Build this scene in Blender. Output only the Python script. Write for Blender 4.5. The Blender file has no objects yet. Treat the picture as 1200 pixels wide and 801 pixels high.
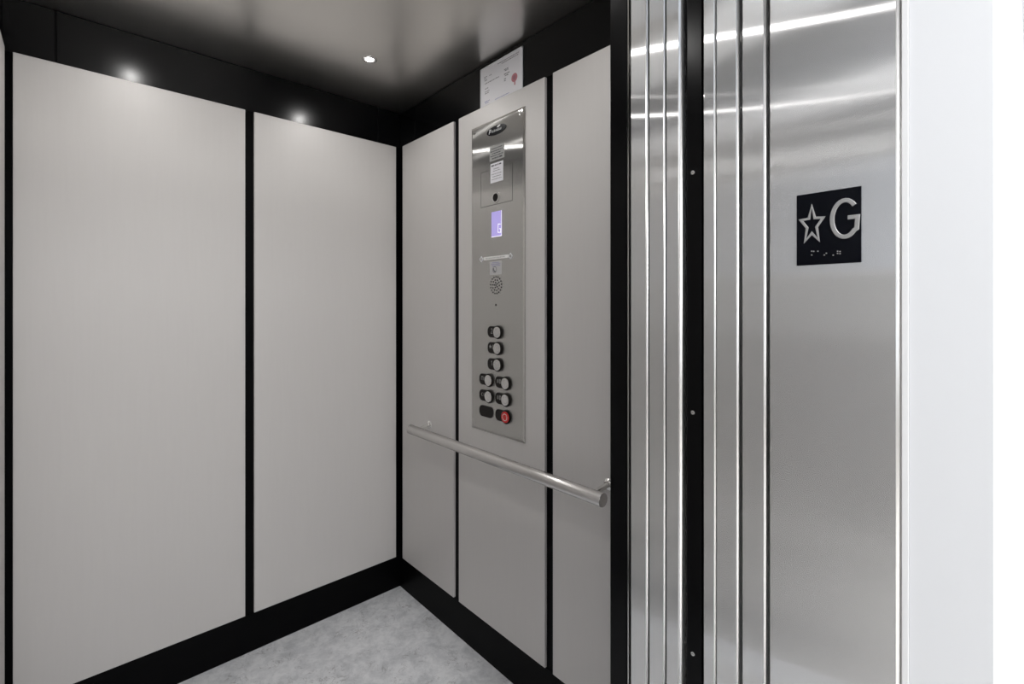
import bpy, bmesh, math, random
from mathutils import Vector, Matrix
random.seed(7)
PI = math.pi
scene = bpy.context.scene
C = scene.collection

# ---------------------------------------------------------------- camera, world, exposure
cam_d = bpy.data.cameras.new('camera'); cam = bpy.data.objects.new('camera', cam_d); C.objects.link(cam)
cam.location = (0, 0, 1.43)
cam.rotation_euler = (PI/2, 0, -math.radians(42.38))
cam_d.sensor_width = 36; cam_d.lens = 560/1200*36
cam_d.shift_y = -42.5/1200
cam_d.clip_start = 0.01
scene.camera = cam
scene.view_settings.view_transform = 'Standard'
scene.view_settings.look = 'None'
scene.view_settings.gamma = 1
scene.view_settings.use_curve_mapping = False
scene.view_settings.exposure = 0.0

world = bpy.data.worlds.new('world'); scene.world = world; world.use_nodes = True
bg = world.node_tree.nodes['Background']
bg.inputs['Color'].default_value = (0.80, 0.88, 1.0, 1); bg.inputs['Strength'].default_value = 1.6

FLOOR_Z = 0.0; CEIL_Z = 2.409
HALL_LAMP = 28.0      # each hall ceiling panel
CAR_LAMP = 1.8        # each downlight in the lift car
HC = 2.75             # hall ceiling height
HALL_LIGHTS = [(0.55, -0.95), (2.4, -0.95), (0.0, -2.2), (2.4, -2.2)]  # the two deeper lights are added to brighten the hall floor
DOWNLIGHTS = [(0.862, 1.786), (0.172, 1.786), (0.81, 0.88), (0.235, 0.88)]

def area_lamp(name, loc, sx, sy, power, color, shape='RECTANGLE', spread=PI, parent=None):
    l = bpy.data.lights.new(name, 'AREA'); l.shape = shape; l.size = sx
    if shape == 'RECTANGLE': l.size_y = sy
    l.energy = power; l.color = color; l.spread = spread
    o = bpy.data.objects.new(name, l); C.objects.link(o); o.location = loc
    if parent:
        o.parent = parent; o.location = Vector(loc) - parent.location
    return o

# ---------------------------------------------------------------- materials
def new_mat(name):
    m = bpy.data.materials.new(name); m.use_nodes = True
    nt = m.node_tree
    return m, nt, nt.nodes['Principled BSDF']

def plain(name, col, rough=0.5, metal=0.0, spec=0.5, coat=0.0, emit=None, es=0.0):
    m, nt, b = new_mat(name)
    b.inputs['Base Color'].default_value = (*col, 1)
    b.inputs['Roughness'].default_value = rough
    b.inputs['Metallic'].default_value = metal
    b.inputs['Specular IOR Level'].default_value = spec
    b.inputs['Coat Weight'].default_value = coat
    if emit:
        b.inputs['Emission Color'].default_value = (*emit, 1); b.inputs['Emission Strength'].default_value = es
    # very light procedural mottling so no surface is perfectly uniform
    tc = nt.nodes.new('ShaderNodeTexCoord'); n = nt.nodes.new('ShaderNodeTexNoise')
    n.inputs['Scale'].default_value = 6
    nt.links.new(tc.outputs['Object'], n.inputs['Vector'])
    mr = nt.nodes.new('ShaderNodeMapRange')
    mr.inputs['To Min'].default_value = max(0.02, rough*0.93); mr.inputs['To Max'].default_value = min(1, rough*1.07)
    nt.links.new(n.outputs['Fac'], mr.inputs['Value']); nt.links.new(mr.outputs['Result'], b.inputs['Roughness'])
    return m

def brushed(name, col, rough, aniso, grain_scale=(700, 700, 2.5), tangent_from='horizontal', body=0.0):
    """stainless steel with a fine vertical grain: reflections stay sharp along the grain and spread across it"""
    m, nt, b = new_mat(name)
    N, L = nt.nodes, nt.links
    nt.nodes.remove(b)
    out = nt.nodes['Material Output']
    g = N.new('ShaderNodeBsdfAnisotropic'); g.distribution = 'GGX' if hasattr(g, 'distribution') else g.distribution
    g.inputs['Anisotropy'].default_value = aniso
    geo = N.new('ShaderNodeNewGeometry')
    if tangent_from == 'horizontal':
        cr = N.new('ShaderNodeVectorMath'); cr.operation = 'CROSS_PRODUCT'
        L.new(geo.outputs['Normal'], cr.inputs[0]); cr.inputs[1].default_value = (0, 0.0001, 1)
        nm = N.new('ShaderNodeVectorMath'); nm.operation = 'NORMALIZE'
        L.new(cr.outputs[0], nm.inputs[0]); L.new(nm.outputs[0], g.inputs['Tangent'])
    tc = N.new('ShaderNodeTexCoord'); mp = N.new('ShaderNodeMapping')
    mp.inputs['Scale'].default_value = grain_scale
    n = N.new('ShaderNodeTexNoise'); n.inputs['Scale'].default_value = 1; n.inputs['Detail'].default_value = 3
    L.new(tc.outputs['Object'], mp.inputs['Vector']); L.new(mp.outputs[0], n.inputs['Vector'])
    g.inputs['Roughness'].default_value = rough
    mx = N.new('ShaderNodeMix'); mx.data_type = 'RGBA'
    mx.inputs['A'].default_value = (*[c*0.97 for c in col], 1); mx.inputs['B'].default_value = (*[min(1, c*1.03) for c in col], 1)
    L.new(n.outputs['Fac'], mx.inputs['Factor']); L.new(mx.outputs['Result'], g.inputs['Color'])
    # a second, broader lobe: the scatter of the fine scratches
    g2 = N.new('ShaderNodeBsdfAnisotropic'); g2.inputs['Anisotropy'].default_value = 0
    g2.inputs['Roughness'].default_value = 0.6; L.new(mx.outputs['Result'], g2.inputs['Color'])
    ms = N.new('ShaderNodeMixShader'); ms.inputs[0].default_value = body
    L.new(g.outputs[0], ms.inputs[1]); L.new(g2.outputs[0], ms.inputs[2]); L.new(ms.outputs[0], out.inputs['Surface'])
    return m

M = {}
SA = -0.90
M['steel'] = brushed('brushed_steel_vertical', (0.66, 0.655, 0.65), 0.17, SA, body=0.2)
M['cop_steel'] = brushed('brushed_steel_control_panel', (0.60, 0.59, 0.57), 0.17, SA, body=0.15)
M['rail_steel'] = brushed('brushed_steel_rail', (0.66, 0.645, 0.63), 0.24, 0.0, (400, 3, 400), tangent_from='none', body=0.3)
M['chrome'] = plain('polished_steel', (0.75, 0.74, 0.72), 0.16, 1.0)
M['dark_steel'] = plain('dark_screw_steel', (0.4, 0.4, 0.4), 0.3, 1.0)
M['black'] = plain('black_gloss_laminate', (0.002, 0.002, 0.0024), 0.21, 0, 0.21)
M['black_base'] = plain('black_baseboard', (0.002, 0.002, 0.0023), 0.36, 0, 0.06)
M['black_post'] = plain('black_door_post', (0.002, 0.002, 0.0023), 0.24, 0, 0.12)
M['void'] = plain('black_matte', (0.003, 0.003, 0.003), 0.7, 0, 0.2)
M['hole'] = plain('dark_opening', (0.008, 0.007, 0.006), 0.6, 0, 0.2)
M['white'] = plain('white_wall_paint', (0.86, 0.87, 0.89), 0.6)
M['white_trim'] = plain('white_trim_paint', (0.90, 0.90, 0.90), 0.35)
M['button_dark'] = plain('dark_button_plate', (0.009, 0.007, 0.006), 0.35, 0, 0.2)
M['paper'] = plain('white_paper', (0.80, 0.79, 0.82), 0.5)
M['label_white'] = plain('white_sticker', (0.80, 0.79, 0.83), 0.4)
M['label_grey'] = plain('silver_sticker', (0.36, 0.36, 0.35), 0.4)
M['ink'] = plain('dark_ink', (0.05, 0.05, 0.06), 0.6)
M['ink_soft'] = plain('grey_ink', (0.22, 0.21, 0.22), 0.6)
M['ink_blue'] = plain('blue_ink', (0.22, 0.22, 0.42), 0.6)
M['ink_red'] = plain('red_seal', (0.52, 0.2, 0.23), 0.5)
M['red'] = plain('red_button', (0.55, 0.02, 0.02), 0.2, 0, 0.5, 0.3)
M['plate'] = plain('black_sign_plate', (0.003, 0.0035, 0.006), 0.25, 0, 0.15)
M['sign_metal'] = plain('satin_sign_metal', (0.42, 0.415, 0.41), 0.45, 0.5)
M['lens'] = plain('lamp_lens', (0.9, 0.9, 0.9), 0.4, emit=(1.0, 0.98, 0.95), es=30)
M['hall_lens'] = plain('hall_lamp_diffuser', (0.9, 0.9, 0.9), 0.5, emit=(1, 0.98, 0.95), es=6)
M['display'] = plain('lavender_display', (0.2, 0.18, 0.35), 0.2, emit=(0.50, 0.42, 0.88), es=0.62)
M['display_glyph'] = plain('display_glyph', (0.5, 0.5, 0.5), 0.2, emit=(0.9, 0.85, 1.0), es=0.95)
M['glyph'] = plain('grey_glyph', (0.35, 0.34, 0.33), 0.5)
M['glyph_white'] = plain('white_glyph', (0.8, 0.8, 0.8), 0.5)
M['hall_floor'] = plain('hall_floor_stone', (0.84, 0.82, 0.79), 0.35)
M['edge_dull'] = plain('lit_bevel', (0.70, 0.69, 0.67), 0.22, 1.0)  # paler than the faceplate: light caught on the bevel, put into the colour
M['added_dark_band'] = plain('added_hall_dark_band', (0.36, 0.35, 0.335), 0.5)  # dark tone added low in the unseen hall, for its reflection in the jamb
M['greige'] = plain('greige_wall_paint', (0.52, 0.515, 0.50), 0.6)
M['edge'] = plain('lit_steel_edge', (0.93, 0.92, 0.90), 0.34, 1.0)  # steel paled in colour to stand for hall light on the rolled corners

def ceiling_material():
    m, nt, b = new_mat('satin_steel_ceiling'); N, L = nt.nodes, nt.links
    b.inputs['Metallic'].default_value = 1
    b.inputs['Base Color'].default_value = (0.68, 0.665, 0.64, 1)
    b.inputs['Roughness'].default_value = 0.30
    tc = N.new('ShaderNodeTexCoord'); n = N.new('ShaderNodeTexNoise'); n.inputs['Scale'].default_value = 3.2
    n.inputs['Detail'].default_value = 1.5
    L.new(tc.outputs['Object'], n.inputs['Vector'])
    bp = N.new('ShaderNodeBump'); bp.inputs['Strength'].default_value = 0.25; bp.inputs['Distance'].default_value = 0.02
    L.new(n.outputs['Fac'], bp.inputs['Height']); L.new(bp.outputs[0], b.inputs['Normal'])
    return m
M['ceil'] = ceiling_material()

def laminate():
    """pale warm-grey satin laminate with a very faint vertical fleck"""
    m, nt, b = new_mat('pale_grey_satin_laminate'); N, L = nt.nodes, nt.links
    tc = N.new('ShaderNodeTexCoord'); mp = N.new('ShaderNodeMapping'); mp.inputs['Scale'].default_value = (120, 120, 6)
    n = N.new('ShaderNodeTexNoise'); n.inputs['Scale'].default_value = 1; n.inputs['Detail'].default_value = 2
    L.new(tc.outputs['Object'], mp.inputs[0]); L.new(mp.outputs[0], n.inputs['Vector'])
    mx = N.new('ShaderNodeMix'); mx.data_type = 'RGBA'
    mx.inputs['A'].default_value = (0.585, 0.564, 0.548, 1); mx.inputs['B'].default_value = (0.605, 0.584, 0.568, 1)
    L.new(n.outputs['Fac'], mx.inputs['Factor']); L.new(mx.outputs['Result'], b.inputs['Base Color'])
    b.inputs['Roughness'].default_value = 0.48
    b.inputs['Metallic'].default_value = 0.12
    return m
M['panel'] = laminate()

def vinyl():
    m, nt, b = new_mat('grey_veined_vinyl_floor'); N, L = nt.nodes, nt.links
    tc = N.new('ShaderNodeTexCoord'); mp = N.new('ShaderNodeMapping'); mp.inputs['Scale'].default_value = (1, 1, 1)
    mp.inputs['Rotation'].default_value = (0, 0, 0.6)
    L.new(tc.outputs['Object'], mp.inputs[0])
    n1 = N.new('ShaderNodeTexNoise'); n1.inputs['Scale'].default_value = 16; n1.inputs['Detail'].default_value = 8; n1.inputs['Roughness'].default_value = 0.72
    n1.inputs['Distortion'].default_value = 0.3
    n2 = N.new('ShaderNodeTexNoise'); n2.inputs['Scale'].default_value = 26; n2.inputs['Detail'].default_value = 6; n2.inputs['Distortion'].default_value = 1.0
    L.new(mp.outputs[0], n1.inputs['Vector']); L.new(mp.outputs[0], n2.inputs['Vector'])
    r1 = N.new('ShaderNodeValToRGB'); e = r1.color_ramp.elements
    e[0].position = 0.36; e[0].color = (0.50, 0.51, 0.53, 1); e[1].position = 0.60; e[1].color = (0.72, 0.725, 0.74, 1)
    L.new(n1.outputs['Fac'], r1.inputs[0])
    # thin veins where the second noise crosses its middle value
    sb = N.new('ShaderNodeMath'); sb.operation = 'SUBTRACT'; sb.inputs[1].default_value = 0.5; L.new(n2.outputs['Fac'], sb.inputs[0])
    ab = N.new('ShaderNodeMath'); ab.operation = 'ABSOLUTE'; L.new(sb.outputs[0], ab.inputs[0])
    mr = N.new('ShaderNodeMapRange'); mr.inputs['From Max'].default_value = 0.02; mr.inputs['To Min'].default_value = 0.75; mr.inputs['To Max'].default_value = 0.0
    L.new(ab.outputs[0], mr.inputs['Value'])
    n3 = N.new('ShaderNodeTexNoise'); n3.inputs['Scale'].default_value = 14; L.new(mp.outputs[0], n3.inputs['Vector'])
    m3 = N.new('ShaderNodeMapRange'); m3.inputs['From Min'].default_value = 0.45; m3.inputs['From Max'].default_value = 0.65; L.new(n3.outputs['Fac'], m3.inputs['Value'])
    ml = N.new('ShaderNodeMath'); ml.operation = 'MULTIPLY'; L.new(mr.outputs[0], ml.inputs[0]); L.new(m3.outputs[0], ml.inputs[1])
    mx = N.new('ShaderNodeMix'); mx.data_type = 'RGBA'; mx.inputs['B'].default_value = (0.22, 0.21, 0.21, 1)
    L.new(r1.outputs[0], mx.inputs['A']); L.new(ml.outputs[0], mx.inputs['Factor'])
    L.new(mx.outputs['Result'], b.inputs['Base Color']); b.inputs['Roughness'].default_value = 0.38
    return m
M['vinyl'] = vinyl()

# ---------------------------------------------------------------- mesh helpers
def empty(name, loc, label, cat, group=None):
    o = bpy.data.objects.new(name, None); C.objects.link(o); o.location = loc; o.empty_display_size = 0.05
    o['label'] = label; o['category'] = cat
    if group: o['group'] = group
    return o

def obj(name, bm, mat, parent=None, label=None, smooth=False):
    """link bm (given in place coordinates) as ONE object whose origin is its base, or as a part of parent"""
    me = bpy.data.meshes.new(name)
    bmesh.ops.recalc_face_normals(bm, faces=bm.faces)
    o = bpy.data.objects.new(name, me)
    if parent is not None:
        root = parent; off = Vector((0, 0, 0))
        while root is not None: off += root.location; root = root.parent
    else:
        xs = [v.co.x for v in bm.verts]; ys = [v.co.y for v in bm.verts]; zs = [v.co.z for v in bm.verts]
        off = Vector(((min(xs)+max(xs))/2, (min(ys)+max(ys))/2, min(zs)))
        o.location = off
    bmesh.ops.translate(bm, vec=-off, verts=bm.verts)
    bm.to_mesh(me); bm.free()
    if smooth:
        for p in me.polygons: p.use_smooth = True
    me.materials.append(mat)
    C.objects.link(o)
    if parent is not None: o.parent = parent
    if label: o['label'] = label
    return o

def struct(name, bm, mat, parent=None):
    o = obj(name, bm, mat, parent)
    if mat is M['steel']: o.data.materials.append(M['edge'])
    if parent is None: o['kind'] = 'structure'
    return o

def box(x0, x1, y0, y1, z0, z1, bev=0.0, seg=2, bm=None):
    own = bm is None
    if own: bm = bmesh.new()
    t = bmesh.new(); bmesh.ops.create_cube(t, size=1)
    for v in t.verts:
        v.co.x = x0+(v.co.x+.5)*(x1-x0); v.co.y = y0+(v.co.y+.5)*(y1-y0); v.co.z = z0+(v.co.z+.5)*(z1-z0)
    if bev: bmesh.ops.bevel(t, geom=list(t.edges), offset=bev, segments=seg, affect='EDGES', profile=0.5)
    merge(bm, t)
    return bm

def merge(bm, t):
    me = bpy.data.meshes.new('tmp'); t.to_mesh(me); t.free(); bm.from_mesh(me); bpy.data.meshes.remove(me)

def cyl(p0, p1, r, bev=0.0, n=32, bm=None, r2=None, seg=2):
    if bm is None: bm = bmesh.new()
    p0 = Vector(p0); p1 = Vector(p1); d = p1-p0
    t = bmesh.new()
    bmesh.ops.create_cone(t, cap_ends=True, segments=n, radius1=r, radius2=r if r2 is None else r2, depth=d.length)
    if bev:
        es = [e for e in t.edges if abs(abs(e.verts[0].co.z)-d.length/2) < 1e-6 and abs(e.verts[0].co.z-e.verts[1].co.z) < 1e-6]
        bmesh.ops.bevel(t, geom=es, offset=bev, segments=seg, affect='EDGES', profile=0.5)
    q = Vector((0, 0, 1)).rotation_difference(d.normalized()).to_matrix().to_4x4()
    bmesh.ops.transform(t, matrix=Matrix.Translation((p0+p1)/2) @ q, verts=t.verts)
    merge(bm, t); return bm

def ring_x(y, z, x, r_out, r_in, depth, n=40, bm=None):
    """flat ring facing -X at plane x, body going to x+depth"""
    if bm is None: bm = bmesh.new()
    t = bmesh.new(); rows = []
    prof = [(r_in, depth), (r_in, 0.0004), (r_in+0.0004, 0), (r_out-0.0004, 0), (r_out, 0.0004), (r_out, depth)]
    for i in range(n):
        a = 2*PI*i/n
        rows.append([t.verts.new((x+d, y+r*math.cos(a), z+r*math.sin(a))) for r, d in prof])
    for i in range(n):
        A, B = rows[i], rows[(i+1) % n]
        for k in range(len(prof)-1): t.faces.new((A[k], A[k+1], B[k+1], B[k]))
        t.faces.new((A[-1], A[0], B[0], B[-1]))
    merge(bm, t); return bm

def prism_x(pts, x0, x1, bm=None, bev=0.0):
    """extrude a (y,z) outline between planes x0 < x1"""
    if bm is None: bm = bmesh.new()
    t = bmesh.new()
    a = [t.verts.new((x0, y, z)) for y, z in pts]; b = [t.verts.new((x1, y, z)) for y, z in pts]
    fa = t.faces.new(a); t.faces.new(b[::-1])
    n = len(pts)
    for i in range(n): t.faces.new((a[i], a[(i+1) % n], b[(i+1) % n], b[i]))
    if bev: bmesh.ops.bevel(t, geom=list(fa.edges), offset=bev, segments=2, affect='EDGES', profile=0.5)
    bmesh.ops.recalc_face_normals(t, faces=t.faces)
    merge(bm, t); return bm

def stroke_x(path, w, x_face, h, closed=False, bm=None):
    """raised ridge (trapezoid profile) following a (y,z) path on the plane x_face, rising towards -X by h"""
    if bm is None: bm = bmesh.new()
    t = bmesh.new(); n = len(path); rows = []
    P = [Vector(p) for p in path]
    for i in range(n):
        if closed: a, b = P[i-1], P[(i+1) % n]; d1 = (P[i]-a).normalized(); d2 = (b-P[i]).normalized()
        else:
            d1 = (P[i]-P[i-1]).normalized() if i else (P[1]-P[0]).normalized()
            d2 = (P[i+1]-P[i]).normalized() if i < n-1 else d1
        n1 = Vector((-d1.y, d1.x)); n2 = Vector((-d2.y, d2.x)); m = (n1+n2)
        m = m/max(0.25, m.dot(n1)) if m.length > 1e-6 else n1
        row = []
        for s, q in ((-.5, 0), (-.36, h), (.36, h), (.5, 0)):
            p = P[i]+m*(s*w); row.append(t.verts.new((x_face-q, p.x, p.y)))
        rows.append(row)
    for i in range(n if closed else n-1):
        A, B = rows[i], rows[(i+1) % n]
        for k in range(3): t.faces.new((A[k], B[k], B[k+1], A[k+1]))
        t.faces.new((A[3], B[3], B[0], A[0]))
    if not closed:
        t.faces.new(rows[0]); t.faces.new(rows[-1][::-1])
    bmesh.ops.recalc_face_normals(t, faces=t.faces)
    merge(bm, t); return bm

def script_lines(x, y0, y1, rows, h, x_dir=-1, seed=1, word=(0.35, 1.1), bm=None):
    """rows of tiny word-like dashes on plane x; y0 -> y1 is the reading direction; rows = (z, start, end) as fractions"""
    rnd = random.Random(seed)
    if bm is None: bm = bmesh.new()
    for z, s, e in rows:
        a = y0+(y1-y0)*s; b = y0+(y1-y0)*e; sg = 1 if b > a else -1; p = a
        while (b-p)*sg > h*0.8:
            w = min(rnd.uniform(*word)*h*3.2, (b-p)*sg)
            q = p+sg*w; hh = h*rnd.uniform(.75, 1)
            box(x-0.0002, x, min(p, q), max(p, q), z-hh/2, z+hh/2, bm=bm)
            p = q+sg*h*0.7
    return bm

# ================================================================ THE LIFT CAR: shell
FY = 0.691                    # inside face of the car front
WR, WB, WL = 1.226, 2.192, -0.175
struct('floor', box(WL, WR, FY-0.09, WB, -0.03, 0), M['vinyl'])
struct('wall_back', box(WL-0.03, WR+0.03, WB, WB+0.03, 0, CEIL_Z), M['black_base'])
struct('wall_right', box(WR, WR+0.03, FY-0.05, WB, 0, CEIL_Z), M['black_base'])
struct('wall_left', box(WL-0.03, WL, FY-0.05, WB, 0, CEIL_Z), M['black_base'])
struct('ceiling', box(WL-0.03, WR+0.03, FY-0.09, WB+0.03, CEIL_Z, CEIL_Z+0.03), M['ceil'])
# black recessed base strips
struct('baseboard_back', box(WL, WR, WB-0.004, WB, 0.0, 0.158, .001), M['black_base'])
struct('baseboard_right', box(WR-0.004, WR, FY, WB-0.004, 0.0, 0.158, .001), M['black_base'])
struct('baseboard_left', box(WL, WL+0.004, FY, WB-0.004, 0.0, 0.158, .001), M['black_base'])
# black frieze boards above the panels, with thin open joints
fz0, fz1 = 2.2325, CEIL_Z-0.002
t = 1
for a, b in ((WL+.003, -0.0525), (-0.0475, 1.0975), (1.1015, WR-.003)):
    struct('trim_%d' % t, box(a, b, WB-0.003, WB, fz0, fz1, .0013), M['black']); t += 1
for a, b in ((FY+.002, 2.041), (2.045, WB-.004)):
    struct('trim_%d' % t, box(WR-0.003, WR, a, b, fz0, fz1, .0013), M['black']); t += 1
struct('trim_%d' % t, box(WL, WL+0.003, FY+.002, WB-.004, fz0, fz1, .0013), M['black']); t += 1
# car front: black return walls either side of the doorway, header above it
OPEN_Z = 2.37; JX = 0.95; LX = -0.10
struct('trim_16', box(JX+.001, 1.2, 0.6395, 0.6415, 0, OPEN_Z+.05), M['chrome'])
struct('wall_front_right', box(JX, WR, 0.6425, FY, 0, CEIL_Z, .002), M['black_post'])
struct('wall_front_left', box(WL, LX, 0.6385, FY, 0, CEIL_Z, .002), M['black_post'])
struct('wall_front_header', box(LX, JX, 0.6385, FY, OPEN_Z, CEIL_Z, .002), M['black_post'])

# ---------------------------------------------------------------- raised laminate wall panels
PZ0, PZ1 = 0.160, 2.232
def wall_panel(x0, x1, y0, y1, label, group):
    o = obj('wall_panel', box(x0, x1, y0, y1, PZ0, PZ1, .0012), M['panel'])
    o['label'] = label; o['category'] = 'panel'; o['group'] = group
    return o
gb, gr, gl = 'pale grey panels on the back wall', 'pale grey panels on the right side wall', 'pale grey panels on the left side wall'
wall_panel(-0.1476, 0.5119, 2.180, WB-.0005, 'widest pale grey panel on the back wall, left of the black joint, by the far left corner', gb)
wall_panel(0.5450, 1.1960, 2.180, WB-.0005, 'pale grey panel on the back wall, right of the black joint and next to the corner', gb)
wall_panel(1.214, WR-.0005, 1.7080, 2.1480, 'narrow-looking pale grey side wall panel between the corner and the control panel', gr)
wall_panel(1.214, WR-.0005, 1.1600, 1.6700, 'pale grey side wall panel that carries the steel button panel', gr)
wall_panel(1.214, WR-.0005, 0.7200, 1.1220, 'pale grey side wall panel nearest the steel doorway, behind the handrail end', gr)
for a, b in ((1.66, 2.15), (1.17, 1.63), (0.72, 1.14)):
    wall_panel(WL+.0005, -0.163, a, b, 'pale grey panel on the left side wall at the left edge, %s' % {1.66: 'beside the far corner', 1.17: 'middle one', 0.72: 'nearest the doorway'}[a], gl)

# ---------------------------------------------------------------- control panel
CX = 1.214; CU = 1.5745; CZ = 1.43
FX = 1.2085                                   # its front face
def U(u): return CU-u
def Z(v): return CZ+v
cop = empty('control_panel', (CX, U(0.16), Z(-0.503)), 'tall brushed steel lift control panel with round buttons, on the middle side wall panel', 'control panel')
def faceplate():
    bm = bmesh.new(); e = 0.009
    o = [(U(0), Z(-.503)), (U(.318), Z(-.503)), (U(.318), Z(.729)), (U(0), Z(.729))]
    i = [(U(e), Z(-.503+e)), (U(.318-e), Z(-.503+e)), (U(.318-e), Z(.729-e)), (U(e), Z(.729-e))]
    rows = [[bm.verts.new((x, y, z)) for y, z in r] for x, r in ((CX, o), (CX-.0025, o), (FX, i))]
    bm.faces.new(rows[0])
    for a, b in ((0, 1), (1, 2)):
        for k in range(4):
            f = bm.faces.new((rows[a][k], rows[a][(k+1) % 4], rows[b][(k+1) % 4], rows[b][k]))
            if a == 1: f.material_index = 1
    bm.faces.new(rows[2])
    return bm
fp = obj('faceplate', faceplate(), M['cop_steel'], cop); fp.data.materials.append(M['edge_dull'])
for u, v in ((.024, -.478), (.294, -.478), (.024, .704), (.294, .704)):
    s = obj('screw', cyl((FX-.0015, U(u), Z(v)), (FX, U(u), Z(v)), .0045, .0007, 16), M['chrome'], cop)
    obj('slot', box(FX-.0017, FX-.0014, U(u)-.003, U(u)+.003, Z(v)-.0005, Z(v)+.0005), M['hole'], s)
# oval maker's badge
def ellipse(cu, cv, a, b, tilt=0, n=40): return [(U(cu+a*math.cos(q)*1), Z(cv+b*math.sin(q))) for q in [2*PI*i/n for i in range(n)]]
badge = obj('badge', prism_x(ellipse(.161, .683, .058, .0175), FX-.002, FX, bev=.0006), M['plate'], cop, 'black oval badge with light slanted lettering')
bm = bmesh.new()
def slant(u, v, w, h, bm, th=.0016):
    stroke_x([(U(u), Z(v-h/2)), (U(u+h*.25), Z(v+h/2))], th, FX-.002, .0005, bm=bm)
bx_ = .122
stroke_x([(U(.118), Z(.676)), (U(.1215), Z(.692)), (U(.129), Z(.691)), (U(.128), Z(.684)), (U(.120), Z(.682))], .003, FX-.002, .0006, bm=bm)
for k, (u, h) in enumerate(((.136, .008), (.141, .008), (.148, .010), (.153, .007), (.159, .008), (.166, .008), (.171, .011), (.177, .008), (.183, .008), (.189, .008))):
    slant(u, .682, .003, h, bm, .0019)
for u in (.134, .146, .157, .168, .180): stroke_x([(U(u), Z(.6795)), (U(u+.008), Z(.6795))], .0014, FX-.002, .0005, bm=bm)
obj('lettering', bm, M['glyph_white'], badge)
obj('accent', prism_x([(U(.176+.010*math.cos(q)), Z(.6945+.0035*math.sin(q)+.02*.1*math.cos(q))) for q in [2*PI*i/20 for i in range(20)]], FX-.0024, FX-.002), M['glyph_white'], badge)
# two stickers near the top
s1 = obj('notice_sticker', box(FX-.0008, FX, U(.207), U(.120), Z(.567), Z(.623)), M['label_grey'], cop, 'silver sticker with dark printed lines')
obj('printing', script_lines(FX-.0008, U(.126), U(.202), [(Z(.614), .1, .9), (Z(.604), 0, .95), (Z(.595), .1, .85), (Z(.586), 0, 1)], .0040, seed=3), M['ink'], s1)
obj('bold_line', script_lines(FX-.0008, U(.135), U(.195), [(Z(.576), 0, 1)], .006, seed=4), M['ink'], s1)
s2 = obj('notice_sticker', box(FX-.0008, FX, U(.200), U(.125), Z(.481), Z(.557)), M['label_white'], cop, 'white sticker with printed lines')
obj('printing', script_lines(FX-.0008, U(.132), U(.194), [(Z(.534), .2, .8), (Z(.526), .15, .9), (Z(.514), 0, 1), (Z(.504), .1, .9), (Z(.494), 0, .95)], .0028, seed=5), M['ink_soft'], s2)
obj('bold_line', script_lines(FX-.0008, U(.130), U(.196), [(Z(.548), 0, 1)], .0055, seed=6), M['ink'], s2)
# service cabinet door with key lock
cab = obj('service_door', box(FX-.0003, FX, U(.2515), U(.0655), Z(.3955), Z(.5345), .0001), M['cop_steel'], cop)
bm = bmesh.new()
for a, b, c, d in ((.0645, .2525, .3943, .3955), (.0645, .2525, .5345, .5355), (.0642, .0655, .3943, .5355), (.2515, .2528, .3943, .5355)):
    box(FX-.0003, FX, U(b), U(a), Z(c), Z(d), bm=bm)
obj('door_gap', bm, M['hole'], cop)
lk = obj('key_lock', ring_x(U(.158), Z(.421), FX-.004, .0205, .0155, .004), M['chrome'], cop)
obj('keyway', cyl((FX-.0015, U(.158), Z(.421)), (FX, U(.158), Z(.421)), .0157, 0, 32), M['hole'], lk)
# display
dp = obj('display', box(FX-.0012, FX, U(.192), U(.131), Z(.268), Z(.367), .0003), M['display'], cop, 'glowing lavender floor display')
bm = bmesh.new()
stroke_x([(U(.186), Z(.314)), (U(.172), Z(.316)), (U(.170), Z(.284)), (U(.186), Z(.282)), (U(.1865), Z(.296)), (U(.179), Z(.297))], .0028, FX-.0012, .0003, bm=bm)
box(FX-.0014, FX-.0012, U(.192), U(.1895), Z(.268), Z(.367), bm=bm)
box(FX-.0014, FX-.0012, U(.192), U(.131), Z(.268), Z(.2705), bm=bm)
obj('display_digit', bm, M['display_glyph'], dp)
# emergency light bar with end screws
bar = obj('light_bar', box(FX-.004, FX, U(.232), U(.085), Z(.1805), Z(.1935), .0015), plain('pale_light_bar', (0.82, 0.81, 0.79), 0.35), cop, 'pale bar with small bolts at both ends')
for u in (.068, .243):
    obj('bolt', cyl((FX-.002, U(u), Z(.187)), (FX, U(u), Z(.187)), .0125, .0006, 4), M['label_white'], bar)
    obj('bolt_head', cyl((FX-.003, U(u), Z(.187)), (FX-.002, U(u), Z(.187)), .006, 0, 16), M['cop_steel'], bar)
obj('printing', script_lines(FX-.004, U(.10), U(.215), [(Z(.187), 0, 1)], .003, seed=8), M['glyph'], bar)
# phone sticker
s3 = obj('phone_sticker', box(FX-.0008, FX, U(.192), U(.120), Z(.121), Z(.173)), plain('translucent_grey_sticker', (0.50, 0.49, 0.49), 0.35), cop, 'pale grey sticker with a telephone symbol')
obj('printing', script_lines(FX-.0008, U(.130), U(.184), [(Z(.168), .1, .9), (Z(.162), 0, 1), (Z(.156), .1, 1)], .0028, seed=9), M['ink_blue'], s3)
ph = ring_x(U(.150), Z(.141), FX-.0012, .0125, .0105, .0004)
stroke_x([(U(.145), Z(.147)), (U(.144), Z(.140)), (U(.149), Z(.135)), (U(.155), Z(.134))], .004, FX-.0008, .0004, bm=ph)
obj('phone_symbol', ph, M['ink'], s3)
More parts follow.
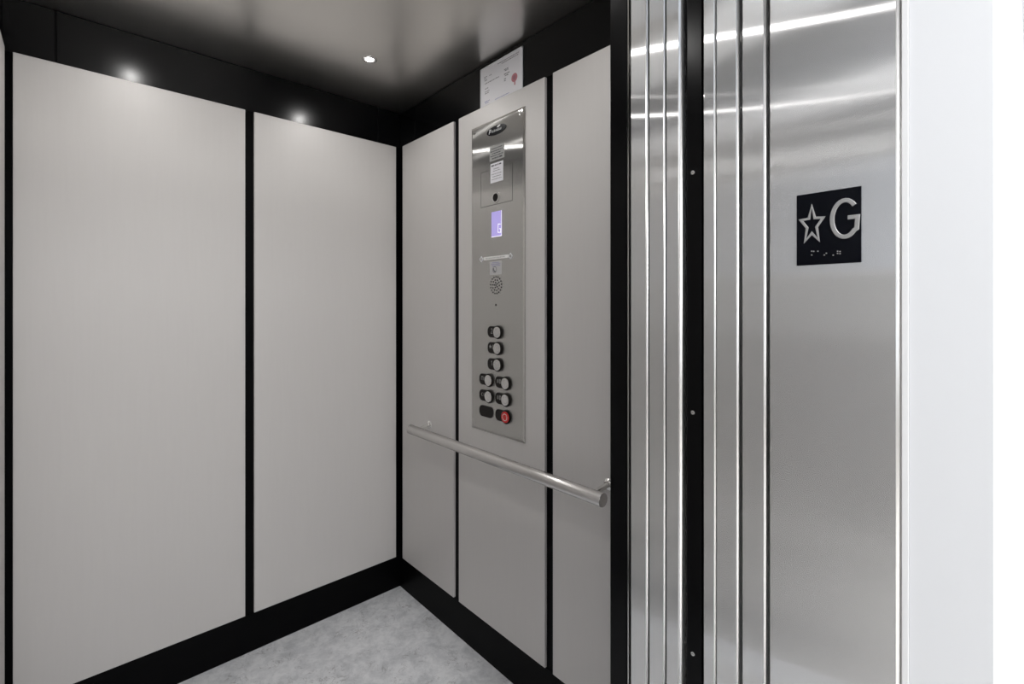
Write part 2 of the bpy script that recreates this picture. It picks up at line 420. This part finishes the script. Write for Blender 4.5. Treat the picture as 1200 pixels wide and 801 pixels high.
# speaker holes
sp = obj('speaker_grille', cyl((FX-.0006, U(.158), Z(.080)), (FX, U(.158), Z(.080)), .037, .0003, 48), M['cop_steel'], cop)
bm = bmesh.new()
for r, n in ((.0325, 17), (.0205, 10), (.0095, 5), (0.0001, 1)):
    for i in range(n):
        a = 2*PI*i/n+.1
        cyl((FX-.0009, U(.158)+r*math.cos(a), Z(.080)+r*math.sin(a)), (FX-.0005, U(.158)+r*math.cos(a), Z(.080)+r*math.sin(a)), .0034, 0, 10, bm=bm)
obj('sound_holes', bm, M['hole'], sp)
obj('microphone_hole', cyl((FX-.0004, U(.157), Z(.003)), (FX, U(.157), Z(.003)), .0042, 0, 16), M['hole'], cop)

def pill(u0, u1, v, h, n=10):
    r = h/2*.85; pts = []
    for cu, cv, a0 in ((u1-r, v+h/2-r, 0), (u0+r, v+h/2-r, 90), (u0+r, v-h/2+r, 180), (u1-r, v-h/2+r, 270)):
        for k in range(n+1):
            a = math.radians(a0+90*k/n); pts.append((U(cu+r*math.cos(a)), Z(cv+r*math.sin(a))))
    return pts
def lift_button(u0, v, glyph, red=False, blank=False):
    cu = u0+.0655
    b = obj('button_unit', prism_x(pill(u0, u0+.062 if not blank else u0+.085, v, .044), FX-.003, FX, bev=.0008), M['button_dark'], cop,
            'black plate without a push button' if blank else None)
    if blank: return
    c = obj('collar', cyl((FX-.0085, U(cu), Z(v)), (FX, U(cu), Z(v)), .0265, .002, 36), M['button_dark'], b)
    k = obj('push_button', cyl((FX-.0125, U(cu), Z(v)), (FX-.008, U(cu), Z(v)), .0215, .002, 36), M['red'] if red else M['chrome'], b, 'red push button' if red else None)
    obj('button_ring', ring_x(U(cu), Z(v), FX-.0129, .0135, .0115, .0006), M['chrome'] if red else M['dark_steel'], b)
    if glyph: obj('marking', glyph(u0, v), M['glyph'], b)
XG = FX-.003
def g_star(u, v):
    pts = [(U(u+.017+(.0085 if i % 2 == 0 else .0036)*math.sin(PI*i/5)), Z(v+.004+(.0085 if i % 2 == 0 else .0036)*math.cos(PI*i/5))) for i in range(10)]
    bm = prism_x(pts, XG-.0004, XG)
    stroke_x([(U(u+.037), Z(v+.012)), (U(u+.031), Z(v+.010)), (U(u+.030), Z(v)), (U(u+.034), Z(v-.004)), (U(u+.038), Z(v+.001))], .002, XG, .0004, bm=bm)
    return bm
def g_path(*paths):
    def f(u, v):
        bm = bmesh.new()
        for p in paths: stroke_x([(U(u+a), Z(v+b)) for a, b in p], .002, XG, .0004, bm=bm)
        return bm
    return f
g_two = g_path([(.020, .010), (.026, .013), (.030, .009), (.020, -.006), (.031, -.006)])
g_one = g_path([(.022, .008), (.026, .012), (.026, -.006)])
g_sq = g_path([(.014, .010), (.014, -.004)], [(.014, .010), (.024, .010), (.024, -.004)], [(.030, .010), (.030, -.004)])
g_door = g_path([(.012, .010), (.012, -.004)], [(.018, .010), (.018, -.004)], [(.025, .010), (.025, -.004), (.031, -.004), (.031, .010), (.025, .010)])
g_arr = g_path([(.020, .010), (.014, .003), (.020, -.004)], [(.030, .010), (.030, -.004)])
g_none = None
for u0, v, g, kw in ((.110, -.1025, g_two, {}), (.110, -.165, g_star, {}), (.110, -.2285, g_one, {}),
                     (.057, -.294, g_sq, {}), (.157, -.2945, g_door, {}), (.057, -.358, g_arr, {}), (.157, -.357, g_door, {}),
                     (.057, -.421, None, dict(blank=True)), (.157, -.4215, None, dict(red=True))):
    lift_button(u0, v, g, **kw)

# ---------------------------------------------------------------- framed certificate on the frieze
KX = WR-0.003
cert = empty('certificate', (KX, 1.403, 2.2335), 'white paper certificate with a red seal, standing in the black strip above the button panel', 'certificate')
obj('paper', box(KX-.0015, KX, 1.2785, 1.528, 2.2335, 2.389), M['paper'], cert)
def frame_bm():
    bm = bmesh.new()
    for a, b, c, d in ((1.2785, 1.2825, 2.2335, 2.391), (1.524, 1.528, 2.2335, 2.391), (1.2785, 1.528, 2.387, 2.391)):
        box(KX-.004, KX, a, b, c, d, bm=bm)
    return bm
obj('clear_holder', frame_bm(), plain('clear_plastic_edge', (0.75, 0.76, 0.78), 0.15), cert)
y0, y1 = 1.520, 1.285; kx = KX-.0015
obj('heading', script_lines(kx, y0, y1, [(2.377, .42, .95), (2.370, .52, .92)], .0032, seed=11), M['ink_soft'], cert)
obj('issue_details', script_lines(kx, y0, y1, [(2.352, .06, .14), (2.345, .06, .13), (2.338, .07, .14), (2.350, .2, .27)], .0036, seed=12), M['ink_soft'], cert)
obj('address_lines', script_lines(kx, y0, y1, [(2.325, .08, .45), (2.304, .08, .18), (2.292, .08, .2), (2.285, .08, .2)], .0036, seed=14), M['ink_soft'], cert)
obj('number_lines', script_lines(kx, y0, y1, [(2.340, .58, .70), (2.335, .6, .68), (2.322, .58, .72), (2.315, .6, .7), (2.304, .58, .63), (2.297, .58, .62)], .0034, seed=15), M['ink'], cert)
obj('signature', script_lines(kx, y0, y1, [(2.252, .07, .22), (2.246, .09, .19)], .0034, seed=13), M['ink_blue'], cert)
obj('footer', script_lines(kx, y0, y1, [(2.243, .35, .7)], .0026, seed=16), M['ink_blue'], cert)
seal = cyl((kx-.0006, 1.3250, 2.290), (kx, 1.3250, 2.290), .0165, .0002, 28)
box(kx-.0005, kx, 1.3200, 1.3260, 2.262, 2.280, bm=seal)
sl = obj('seal', seal, M['ink_red'], cert, 'red round seal')
obj('seal_core', cyl((kx-.0009, 1.3250, 2.290), (kx-.0006, 1.3250, 2.290), .0085, 0, 24), plain('dull_red', (0.36, 0.16, 0.2), 0.5), sl)

# ---------------------------------------------------------------- handrail
RX, RZ, RR = 1.146, 0.858, 0.021
rail = empty('handrail', (CX, 1.43, RZ), 'round brushed steel handrail on brackets, running below the button panel', 'handrail')
obj('rail_tube', cyl((RX, 0.857, RZ), (RX, 1.957, RZ), RR, .002, 48), M['rail_steel'], rail)
for y in (0.889, 1.902):
    b = obj('bracket', cyl((RX+.012, y+.012 if y < 1 else y, RZ+.006), (CX-.004, y, RZ+.020), .0085, 0, 20), M['chrome'], rail)
    obj('mounting_rose', cyl((CX-.006, y, RZ+.020), (CX, y, RZ+.020), .0125, .002, 28, r2=.020), M['chrome'], b)

for o in list(rail.children):
    for p in o.data.polygons:
        if o.name.startswith('rail_tube'): p.use_smooth = abs(p.normal.y) < 0.5
    
# ---------------------------------------------------------------- downlights
def downlight(x, y, label):
    e = empty('downlight', (x, y, CEIL_Z), label, 'ceiling light', 'small round downlights in the steel ceiling')
    bm = bmesh.new(); n = 36
    prof = [(.0155, .0005), (.017, -.002), (.025, -.003), (.0285, -.0015), (.029, 0.0)]
    rows = [[bm.verts.new((x+r*math.cos(2*PI*i/n), y+r*math.sin(2*PI*i/n), CEIL_Z+z)) for r, z in prof] for i in range(n)]
    for i in range(n):
        for k in range(len(prof)-1): bm.faces.new((rows[i][k], rows[i][k+1], rows[(i+1) % n][k+1], rows[(i+1) % n][k]))
    obj('bezel', bm, M['chrome'], e, smooth=True)
    obj('lens', cyl((x, y, CEIL_Z-.0015), (x, y, CEIL_Z+.0003), .016, 0, 32), M['lens'], e)
    area_lamp('lamp', (x, y, CEIL_Z-.006), .030, .030, CAR_LAMP, (1.0, 0.985, 0.965), 'DISK', PI, e)
names = ['small lit downlight in the steel ceiling near the far right corner', 'small downlight in the steel ceiling near the far left corner',
         'small downlight in the steel ceiling nearest the doorway on the right', 'small downlight in the steel ceiling nearest the doorway on the left']
for (x, y), l in zip(DOWNLIGHTS, names): downlight(x, y, l)

# ================================================================ DOORWAY: doors, jambs, entrance
def steel_edge(y0, y1, x0=JX, x1=1.5, z0=0.0, z1=OPEN_Z+.05, bev=.005):
    """upright steel slab whose edge at x0 faces the opening; the corner towards the hall is rolled"""
    prof = []
    n = 5
    prof.append((x1, y1)); prof.append((x0+.0015, y1)); prof.append((x0, y1-.0015))
    for k in range(n+1):
        a = PI+PI/2*k/n
        prof.append((x0+bev+bev*math.cos(a), y0+bev+bev*math.sin(a)))
    prof.append((x1, y0))
    bm = bmesh.new()
    a = [bm.verts.new((x, y, z0)) for x, y in prof]; b = [bm.verts.new((x, y, z1)) for x, y in prof]
    bm.faces.new(a); bm.faces.new(b[::-1])
    for i in range(len(prof)):
        f = bm.faces.new((a[i], a[(i+1) % len(prof)], b[(i+1) % len(prof)], b[i]))
        if 3 <= i < 3+n: f.material_index = 1; f.smooth = True      # the rolled corner, its hall-light highlight put into the colour
    return bm
# lift car side
struct('trim_7', steel_edge(0.5880, 0.6330, x1=1.225, bev=.0055), M['steel'])
struct('door_1', steel_edge(0.5455, 0.5845, x1=1.45, bev=.004), M['steel'])
struct('door_2', steel_edge(0.5065, 0.5425, x1=1.45, bev=.008), M['steel'])
lc = empty('light_curtain', (0.954, 0.480, 0.02), 'slim black door sensor strip with small screws in the gap between the steel doors', 'door sensor')
obj('strip', box(0.953, 0.985, 0.4640, 0.4965, 0.02, OPEN_Z+.03, .0012), M['black_post'], lc)
for z in (0.703, 1.207, 1.708):
    s = obj('screw', cyl((0.9515, 0.483, z), (0.9535, 0.483, z), .0042, .0006, 16), M['chrome'], lc)
    obj('slot', box(0.9513, 0.9516, 0.4805, 0.4855, z-.0006, z+.0006), M['hole'], s)
struct('wall_door_gap_backing', box(0.99, 1.02, 0.4600, 0.5040, 0, OPEN_Z+.05), M['void'])
# landing side
struct('door_3', steel_edge(0.4335, 0.4590, x1=1.45, bev=.004), M['steel'])
struct('door_4', steel_edge(0.3885, 0.4325, x1=1.45, bev=.005), M['steel'])
struct('trim_8', steel_edge(0.3385, 0.3820, x1=1.40, bev=.005), M['steel'])
struct('trim_9', steel_edge(0.1410, 0.3325, x1=1.20, bev=.007), M['steel'])
struct('trim_10', box(JX-.0005, 1.2, 0.1322, 0.1409, 0, OPEN_Z+.06, .001), M['white_trim'])
struct('wall_doorway_right', box(JX+.002, 1.3, 0.0393, 0.1320, 0, HC, .001), M['white'])
struct('wall_hall_right', box(1.3, 4.2, 0.0393, 0.14, 0, HC), M['white'])
# dark backing behind the narrow slits
struct('wall_shaft', box(1.5, 1.53, 0.14, 0.70, 0, HC), M['void'])
# opposite side of the doorway
def left_edge(name, y0, y1):
    bm = steel_edge(y0, y1, x0=0, x1=0.07, bev=.005)
    for v in bm.verts: v.co.x = LX-v.co.x
    struct(name, bm, M['steel'])
left_edge('trim_11', 0.588, 0.633); left_edge('trim_12', 0.141, 0.459)
struct('wall_doorway_left', box(-0.3, LX-.004, 0.0393, 0.139, 0, HC), M['white'])
struct('wall_hall_left', box(-1.72, -0.3, 0.0393, 0.14, 0, HC), M['white'])
struct('wall_shaft_left', box(-0.26, -0.24, 0.14, 0.70, 0, HC), M['void'])
# header and sills
struct('trim_13', box(LX, JX, 0.1410, 0.4590, OPEN_Z+.002, OPEN_Z+.05), M['steel'])
struct('wall_doorway_header', box(LX-.004, JX+.004, 0.0393, 0.139, OPEN_Z+.05, HC), M['white'])
struct('trim_14', box(LX, JX, 0.141, 0.459, -0.03, 0.0, .001), M['steel'])
struct('trim_15', box(LX, JX, 0.490, 0.600, -0.03, 0.0, .001), M['steel'])

# ---------------------------------------------------------------- raised floor sign on the jamb
SX = JX-.0018
sign = empty('floor_sign', (JX, 0.239, 1.501), 'black square sign with a raised star and letter G on the steel doorway jamb', 'sign')
obj('sign_plate', box(SX, JX, 0.1922, 0.2872, 1.501, 1.626, .0005), M['plate'], sign)
sc, sr = (0.2640, 1.5765), .0225
star = [(0.2632+(.0178 if i % 2 == 0 else .0076)*-math.sin(PI*i/5), 1.5707+(.0335 if i % 2 == 0 else .0143)*math.cos(PI*i/5)) for i in range(10)]
obj('star', stroke_x(star, .0044, SX, .0012, closed=True), M['sign_metal'], sign)
gpath = []
gc, ga, gbb = (0.2150, 1.5755), .0180, .0305
for k in range(25):
    a = math.radians(42+k*(318-42+0)/24)
    gpath.append((gc[0]-ga*math.cos(a), gc[1]+gbb*math.sin(a)))
gpath.append((0.1985, 1.5570)); gpath.append((0.1972, 1.5765)); gpath.append((0.2105, 1.5765))
obj('letter', stroke_x(gpath, .0070, SX, .0014), M['sign_metal'], sign)
bm = bmesh.new()
for px, py in ((265, 563), (277, 563), (302, 560), (265, 585), (352, 567), (340, 578), (392, 574), (417, 550), (431, 550), (417, 562), (431, 562)):
    yy = 0.2872-(px-170)/(547-170)*0.095; zz = 1.626-((py-(245-(px-172)*.158))/412)*0.125
    cyl((SX-.0007, yy, zz), (SX, yy, zz), .0011, 0, 8, bm=bm)
obj('braille_dots', bm, M['sign_metal'], sign)

# ================================================================ HALL outside
struct('floor_hall', box(-1.72, 4.2, -3.1, 0.141, -0.03, 0), M['hall_floor'])
struct('ceiling_hall', box(-1.72, 4.2, -3.1, 0.141, HC, HC+.03), M['white'])
struct('wall_hall_front', box(-1.72, 4.2, -3.13, -3.1, 0, HC), M['white'])
struct('trim_17', box(-1.70, 4.2, -3.1, -3.085, 0, 1.20, .002), M['added_dark_band'])  # unseen dark panels, added to darken the reflection in the steel jamb
struct('trim_18', box(-1.72, -1.705, -3.1, 0.03, 0, 1.20, .002), M['added_dark_band'])
struct('wall_hall_end_right', box(4.2, 4.23, -3.1, 0.14, 0, HC), M['white'])
bm = bmesh.new()
box(-1.75, -1.72, -3.1, 0.14, 0, 1.62, bm=bm); box(-1.75, -1.72, -3.1, 0.14, 2.40, HC, bm=bm)
box(-1.75, -1.72, -3.1, -1.8, 1.62, 2.40, bm=bm); box(-1.75, -1.72, -0.06, 0.14, 1.62, 2.40, bm=bm)
struct('wall_hall_end_left', bm, M['greige'])
bm = bmesh.new()
for a, b, c, d in ((-1.8, -0.06, 1.62, 1.66), (-1.8, -0.06, 2.36, 2.40), (-1.8, -1.76, 1.66, 2.36), (-0.10, -0.06, 1.66, 2.36), (-0.95, -0.91, 1.66, 2.36)):
    box(-1.755, -1.715, a, b, c, d, bm=bm)
struct('added_window_1', bm, M['white_trim'])  # unseen window, invented to give the bright band reflected in the jamb
for (x, y), l in zip(HALL_LIGHTS, ('square lit panel light in the hall ceiling in front of the lift', 'square lit panel light in the hall ceiling right of the lift',
   'added square panel light brightening the hall floor, behind the viewer', 'added square panel light brightening the hall floor, far right')):
    e = empty('hall_light', (x, y, HC), l, 'ceiling light', 'square hall ceiling lights')
    bm = bmesh.new()
    for a, b, c, d in ((-.3, .3, -.3, -.28), (-.3, .3, .28, .3), (-.3, -.28, -.28, .28), (.28, .3, -.28, .28)):
        box(x+a, x+b, y+c, y+d, HC-.02, HC, bm=bm)
    obj('frame', bm, M['white_trim'], e)
    obj('diffuser', box(x-.28, x+.28, y-.28, y+.28, HC-.012, HC-.001), M['hall_lens'], e)
    area_lamp('lamp', (x, y, HC-.022), .54, .54, HALL_LAMP, (0.975, 0.985, 1.0), parent=e)
